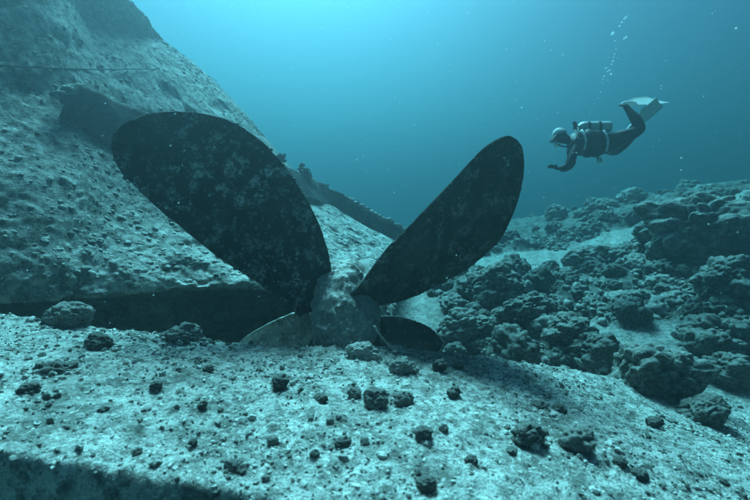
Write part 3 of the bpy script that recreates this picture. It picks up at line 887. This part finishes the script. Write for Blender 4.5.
# buoyancy vest: padded shell round the trunk
v, f = ICO[4]
q = np.sign(v) * np.abs(v) ** .8
c = np.array(D(588, 142.5, 0)); ang = math.radians(4)
W = np.stack([q[:, 0] * .27, q[:, 1] * .205, q[:, 2] * .175 - .03 * (q[:, 0] > 0) * q[:, 0]], 1)
W += vnormals(W, f) * (0.02 * fbm(W * 9, 3, 701) + 0.012 * np.abs(np.sin(W[:, 0] * 26)))[:, None]
W = np.stack([W[:, 0] * math.cos(ang) + W[:, 2] * math.sin(ang), W[:, 1], -W[:, 0] * math.sin(ang) + W[:, 2] * math.cos(ang)], 1) + c
vest = link('buoyancy_vest', mesh_np('buoyancy_vest', W, f), M_VEST, div)
for (a, b, dy, r) in ((583, 156, -.12, .05), (592, 155, -.1, .055)):
    v, f = ICO[3]; v = np.sign(v) * np.abs(v) ** .7 * np.array([r * 1.2, r * .7, r]) + np.array(D(a, b, dy)); link('pocket', mesh_np('pocket', v, f), M_VEST, vest)
# pale hood top, mask and regulator
v, f = ICO[4]; hc = np.array(D(559.5, 135, 0))
keep = v.copy(); W = v * np.array([.105, .098, .105]); W = W + vnormals(W, f) * (0.004 * fbm(W * 30, 2, 9))[:, None]
up_ = (v @ np.array([-.25, 0, .97])) > .05
used = np.where(up_)[0]; mp = -np.ones(len(v), int); mp[used] = np.arange(len(used))
ff = f[np.all(up_[f], 1)]
cap_v = W[used] + hc
inn = W[used] * .93 + hc
o = link('hood', mesh_np('hood', np.concatenate([cap_v, inn]), np.concatenate([mp[ff], mp[ff][:, ::-1] + len(used)])), M_HOOD, div)
o['label'] = 'pale cap on the head of the diver'
mc = np.array(D(553.8, 139, 0)); 
v, f = ICO[3]; W = np.sign(v) * np.abs(v) ** .55 * np.array([.032, .088, .048]); rt = math.radians(28)
W = np.stack([W[:, 0] * math.cos(rt) + W[:, 2] * math.sin(rt), W[:, 1], -W[:, 0] * math.sin(rt) + W[:, 2] * math.cos(rt)], 1)
mask = link('mask', mesh_np('mask', W + mc, f), M_VEST, div)
for sy in (-1, 1):
    v, f = ICO[2]; G = np.sign(v) * np.abs(v) ** .6 * np.array([.006, .034, .034]); G = np.stack([G[:, 0] * math.cos(rt) + G[:, 2] * math.sin(rt), G[:, 1], -G[:, 0] * math.sin(rt) + G[:, 2] * math.cos(rt)], 1)
    link('lens', mesh_np('lens', G + mc + np.array([-.030, sy * .042, -.016]), f), M_GLASS, mask)
v, f = lathe([(-.03, .02), (-.02, .038), (.02, .04), (.035, .025)], D(556.5, 144.5, 0), (-.75, 0, -.66), 16)
reg = link('regulator', mesh_np('regulator', v, f), M_WHITE, div)
hose = [D(557, 145, -.02), D(563, 149, -.14), D(569, 143, -.2), D(574, 133, -.14), D(575.5, 127.5, -.03)]
hp_ = cr(np.array([list(x) for x in hose]), np.linspace(0, 4, 24)); v, f = tube(hp_, .012, 8); link('hose', mesh_np('hose', v, f), M_VEST, reg)
gh = [D(575.5, 128, .03), D(573, 138, -.16), D(582, 151, -.22), D(590, 158, -.17), D(594, 161, -.12)]
gp_ = cr(np.array([list(x) for x in gh]), np.linspace(0, 4, 24)); v, f = tube(gp_, .011, 8); gho = link('gauge_hose', mesh_np('gauge_hose', v, f), M_VEST, div)
v, f = lathe([(-.018, .03), (-.015, .04), (.015, .04), (.018, .03)], D(595, 162, -.12), (.3, -.9, .2), 18); link('gauge', mesh_np('gauge', v, f), M_HOOD, gho)
for (a, b) in (((577, 133, -.14), (579, 152, -.15)), ((599, 133, -.12), (601, 153, -.13))):
    q = [Vector(D(*a)) * (1 - t) + Vector(D(*b)) * t + Vector((0, -.075 * math.sin(math.pi * t), 0)) for t in np.linspace(0, 1, 12)]
    v, f = tube([np.array(x) for x in q], .018, 6); link('harness_strap', mesh_np('harness_strap', v, f), M_FINBLUE, vest)
# fins
def fin(foot, heel, tip, wid, nrm, mat, label, bend=0.0):
    heel, tip = np.array(heel), np.array(tip); ln = np.linalg.norm(tip - heel); u = (tip - heel) / ln
    nrm = np.array(nrm, float); nrm = nrm - u * (nrm @ u); nrm /= np.linalg.norm(nrm); sdv = np.cross(u, nrm)
    root = empty('fin'); root.parent = div; root['label'] = label
    # foot pocket: a flattened shoe
    v, f = ICO[4]; c = heel + u * ln * .17
    W = c + np.outer(v[:, 0] * ln * .20, u) + np.outer(v[:, 1] * (.055 + .012 * v[:, 0]), sdv) + np.outer(v[:, 2] * (.048 - .018 * v[:, 0]), nrm)
    m = mesh_np('fin', W, f)
    bpy.data.objects.remove(root)
    root = link('fin', m, mat, div); root['label'] = label
    # blade with raised rails and a notched end
    nu, nv = 40, 17; t = np.linspace(0, 1, nu); w = np.linspace(-1, 1, nv)
    V = []
    for a in t:
        half = wid * (.32 + .20 * sstep(0, .5, a) - .02 * a)
        for b in w:
            a2 = a * (1 - .05 * (1 - abs(b)) * (a > .9))
            if abs(b) > .8: a2 = a * (1 - .06 * (abs(b) - .8) / .2)
            rib = .010 * (abs(abs(b) - .93) < .09) + .004 * (abs(abs(b) - .4) < .07)
            p = heel + u * ln * (.30 + .70 * a2) + sdv * half * b + nrm * (rib + bend * a * a * ln)
            V.append(p)
    V = np.array(V); F = grid_faces(nu, nv); n = len(V)
    a_ = np.arange(n).reshape(nu, nv); bd = np.concatenate([a_[:, 0], a_[-1, 1:], a_[-2::-1, -1], a_[0, -2:0:-1]])
    St = np.stack([bd, np.roll(bd, -1), np.roll(bd, -1) + n, bd + n], 1)
    link('fin_blade', mesh_np('fin_blade', np.concatenate([V, V - nrm * .012]), np.concatenate([F, F[:, ::-1] + n, St])), mat, root)
    # heel strap
    ring = [heel + u * (.02 + .04 * math.cos(k)) + sdv * .055 * math.sin(k) for k in np.linspace(1.6, 4.7, 12)]
    v, f = tube(ring, .012, 6); link('heel_strap', mesh_np('heel_strap', v, f), M_VEST, root)
    return root
fin(f2_, D(616, 108.5, -.14), D(668, 93.5, .2), .36, (-0.1, -.62, .78), M_WHITE, 'white fin trailing from the lifted leg', -.02)
fin(f1_, D(631, 131, .10), D(653.5, 103, -.10), .24, (.65, -.65, .5), M_FINBLUE, 'grey-blue fin pointing upward', .06)
v, f = ICO[3]
W = v * np.array([.135, .05, .042]); W = np.stack([W[:, 0] * .95 - W[:, 2] * -.3, W[:, 1], W[:, 2] * .95 + W[:, 0] * .30], 1) + np.array(D(640, 128, .06))
o = link('boot', mesh_np('boot', W, f), M_WHITE, div); o['label'] = 'white boot of the straighter leg'

# ------------------------------------------------------------------ bubbles and drifting specks
mb = Mat('bubble_air', 0.1, 0.8)
mb.color((0.92, 0.95, 0.96))
_tr = mb.n('ShaderNodeBsdfTranslucent'); _tr.inputs['Color'].default_value = (0.95, 0.97, 0.98, 1)
_mx = mb.n('ShaderNodeMixShader'); _mx.inputs[0].default_value = 0.6
mb.l(mb.b.outputs[0], _mx.inputs[1]); mb.l(_tr.outputs[0], _mx.inputs[2])
mb.l(_mx.outputs[0], [n for n in mb.t.nodes if n.type == 'OUTPUT_MATERIAL'][0].inputs['Surface'])
M_BUB = mb.m
bub = [(626, 17, 1.5), (624.5, 18.5, .9), (622, 22, .8), (619.5, 26, .9), (613, 33, 1.6), (611.8, 34.5, .9), (626, 37, 1.3), (624, 38.5, .9), (615, 41, .8), (616, 49, .7), (614.5, 54, .9),
       (613, 61, 1.0), (611.5, 64, .8), (606, 68, 1.0), (609.5, 70, .8), (611, 74, 1.1), (604, 76, .7), (602.5, 83, .6), (600.5, 92, .5), (618, 58, .4), (608, 80, .45),
       (613.5, 57, .6), (607.5, 71.5, .7), (603, 79, .5), (598, 98, .45), (595, 104, .4), (590, 112, .4), (584, 119, .35)]
v, f = ICO[3]
bm_ = mesh_np('air_bubble', v * np.array([1, 1, .72]), f); bm_.materials.append(M_BUB)
for (a, b, r) in bub:
    d = DD - .1 + random.uniform(-.2, .2)
    o = link('air_bubble', bm_, None, None, tuple(P(a, b, d)), (random.uniform(-.5, .5), random.uniform(-.8, .3), 0), tuple(np.array([1, 1, 1]) * r * S * random.uniform(.9, 1.1)))
    tag(o, 'small silvery air bubble rising in a loose chain above the diver', 'bubble', 'air bubbles rising above the diver')
parts = []
f1 = ICO[1][1]; v1 = ICO[1][0]
for _ in range(650):
    d = random.uniform(1.2, 7); p = P(random.uniform(-40, 790), random.uniform(-20, 330), d)
    if p[2] < 0.2: continue
    k = (hdp < d) & (np.abs(hpx - project(p)[0]) < 6) & (np.abs(hpy - project(p)[1]) < 6)
    if k.any(): continue
    parts.append((v1 * random.uniform(.0008, .0026) * (1.6 if random.random() < .08 else 1) + p, f1))
v, f = merge(parts)
tag(link('drifting_specks', mesh_np('drifting_specks', v, f), M_BUB), 'pale specks of plankton drifting in the water', 'plankton', kind='stuff')

# ------------------------------------------------------------------ the water itself
hx, z0, z1 = 75.0, -10.0, 12.0
V = [(x, y, z) for x in (-hx, hx) for y in (-hx, hx) for z in (z0, z1)]
F = [(0, 1, 3, 2), (4, 6, 7, 5), (0, 4, 5, 1), (2, 3, 7, 6), (0, 2, 6, 4), (1, 5, 7, 3)]
m = mesh_np('haze', np.array(V, float), np.array(F), False)
hm = bpy.data.materials.new('sea_water'); hm.use_nodes = True
nt = hm.node_tree; nt.nodes.clear()
pv = nt.nodes.new('ShaderNodeVolumePrincipled')
pv.inputs['Color'].default_value = HAZE_COLOR; pv.inputs['Absorption Color'].default_value = HAZE_ABS
pv.inputs['Density'].default_value = HAZE_DENSITY; pv.inputs['Anisotropy'].default_value = HAZE_G
ot = nt.nodes.new('ShaderNodeOutputMaterial'); nt.links.new(pv.outputs[0], ot.inputs['Volume'])
tag(link('haze', m, hm), 'blue-green sea water filling the scene', 'water', kind='stuff')
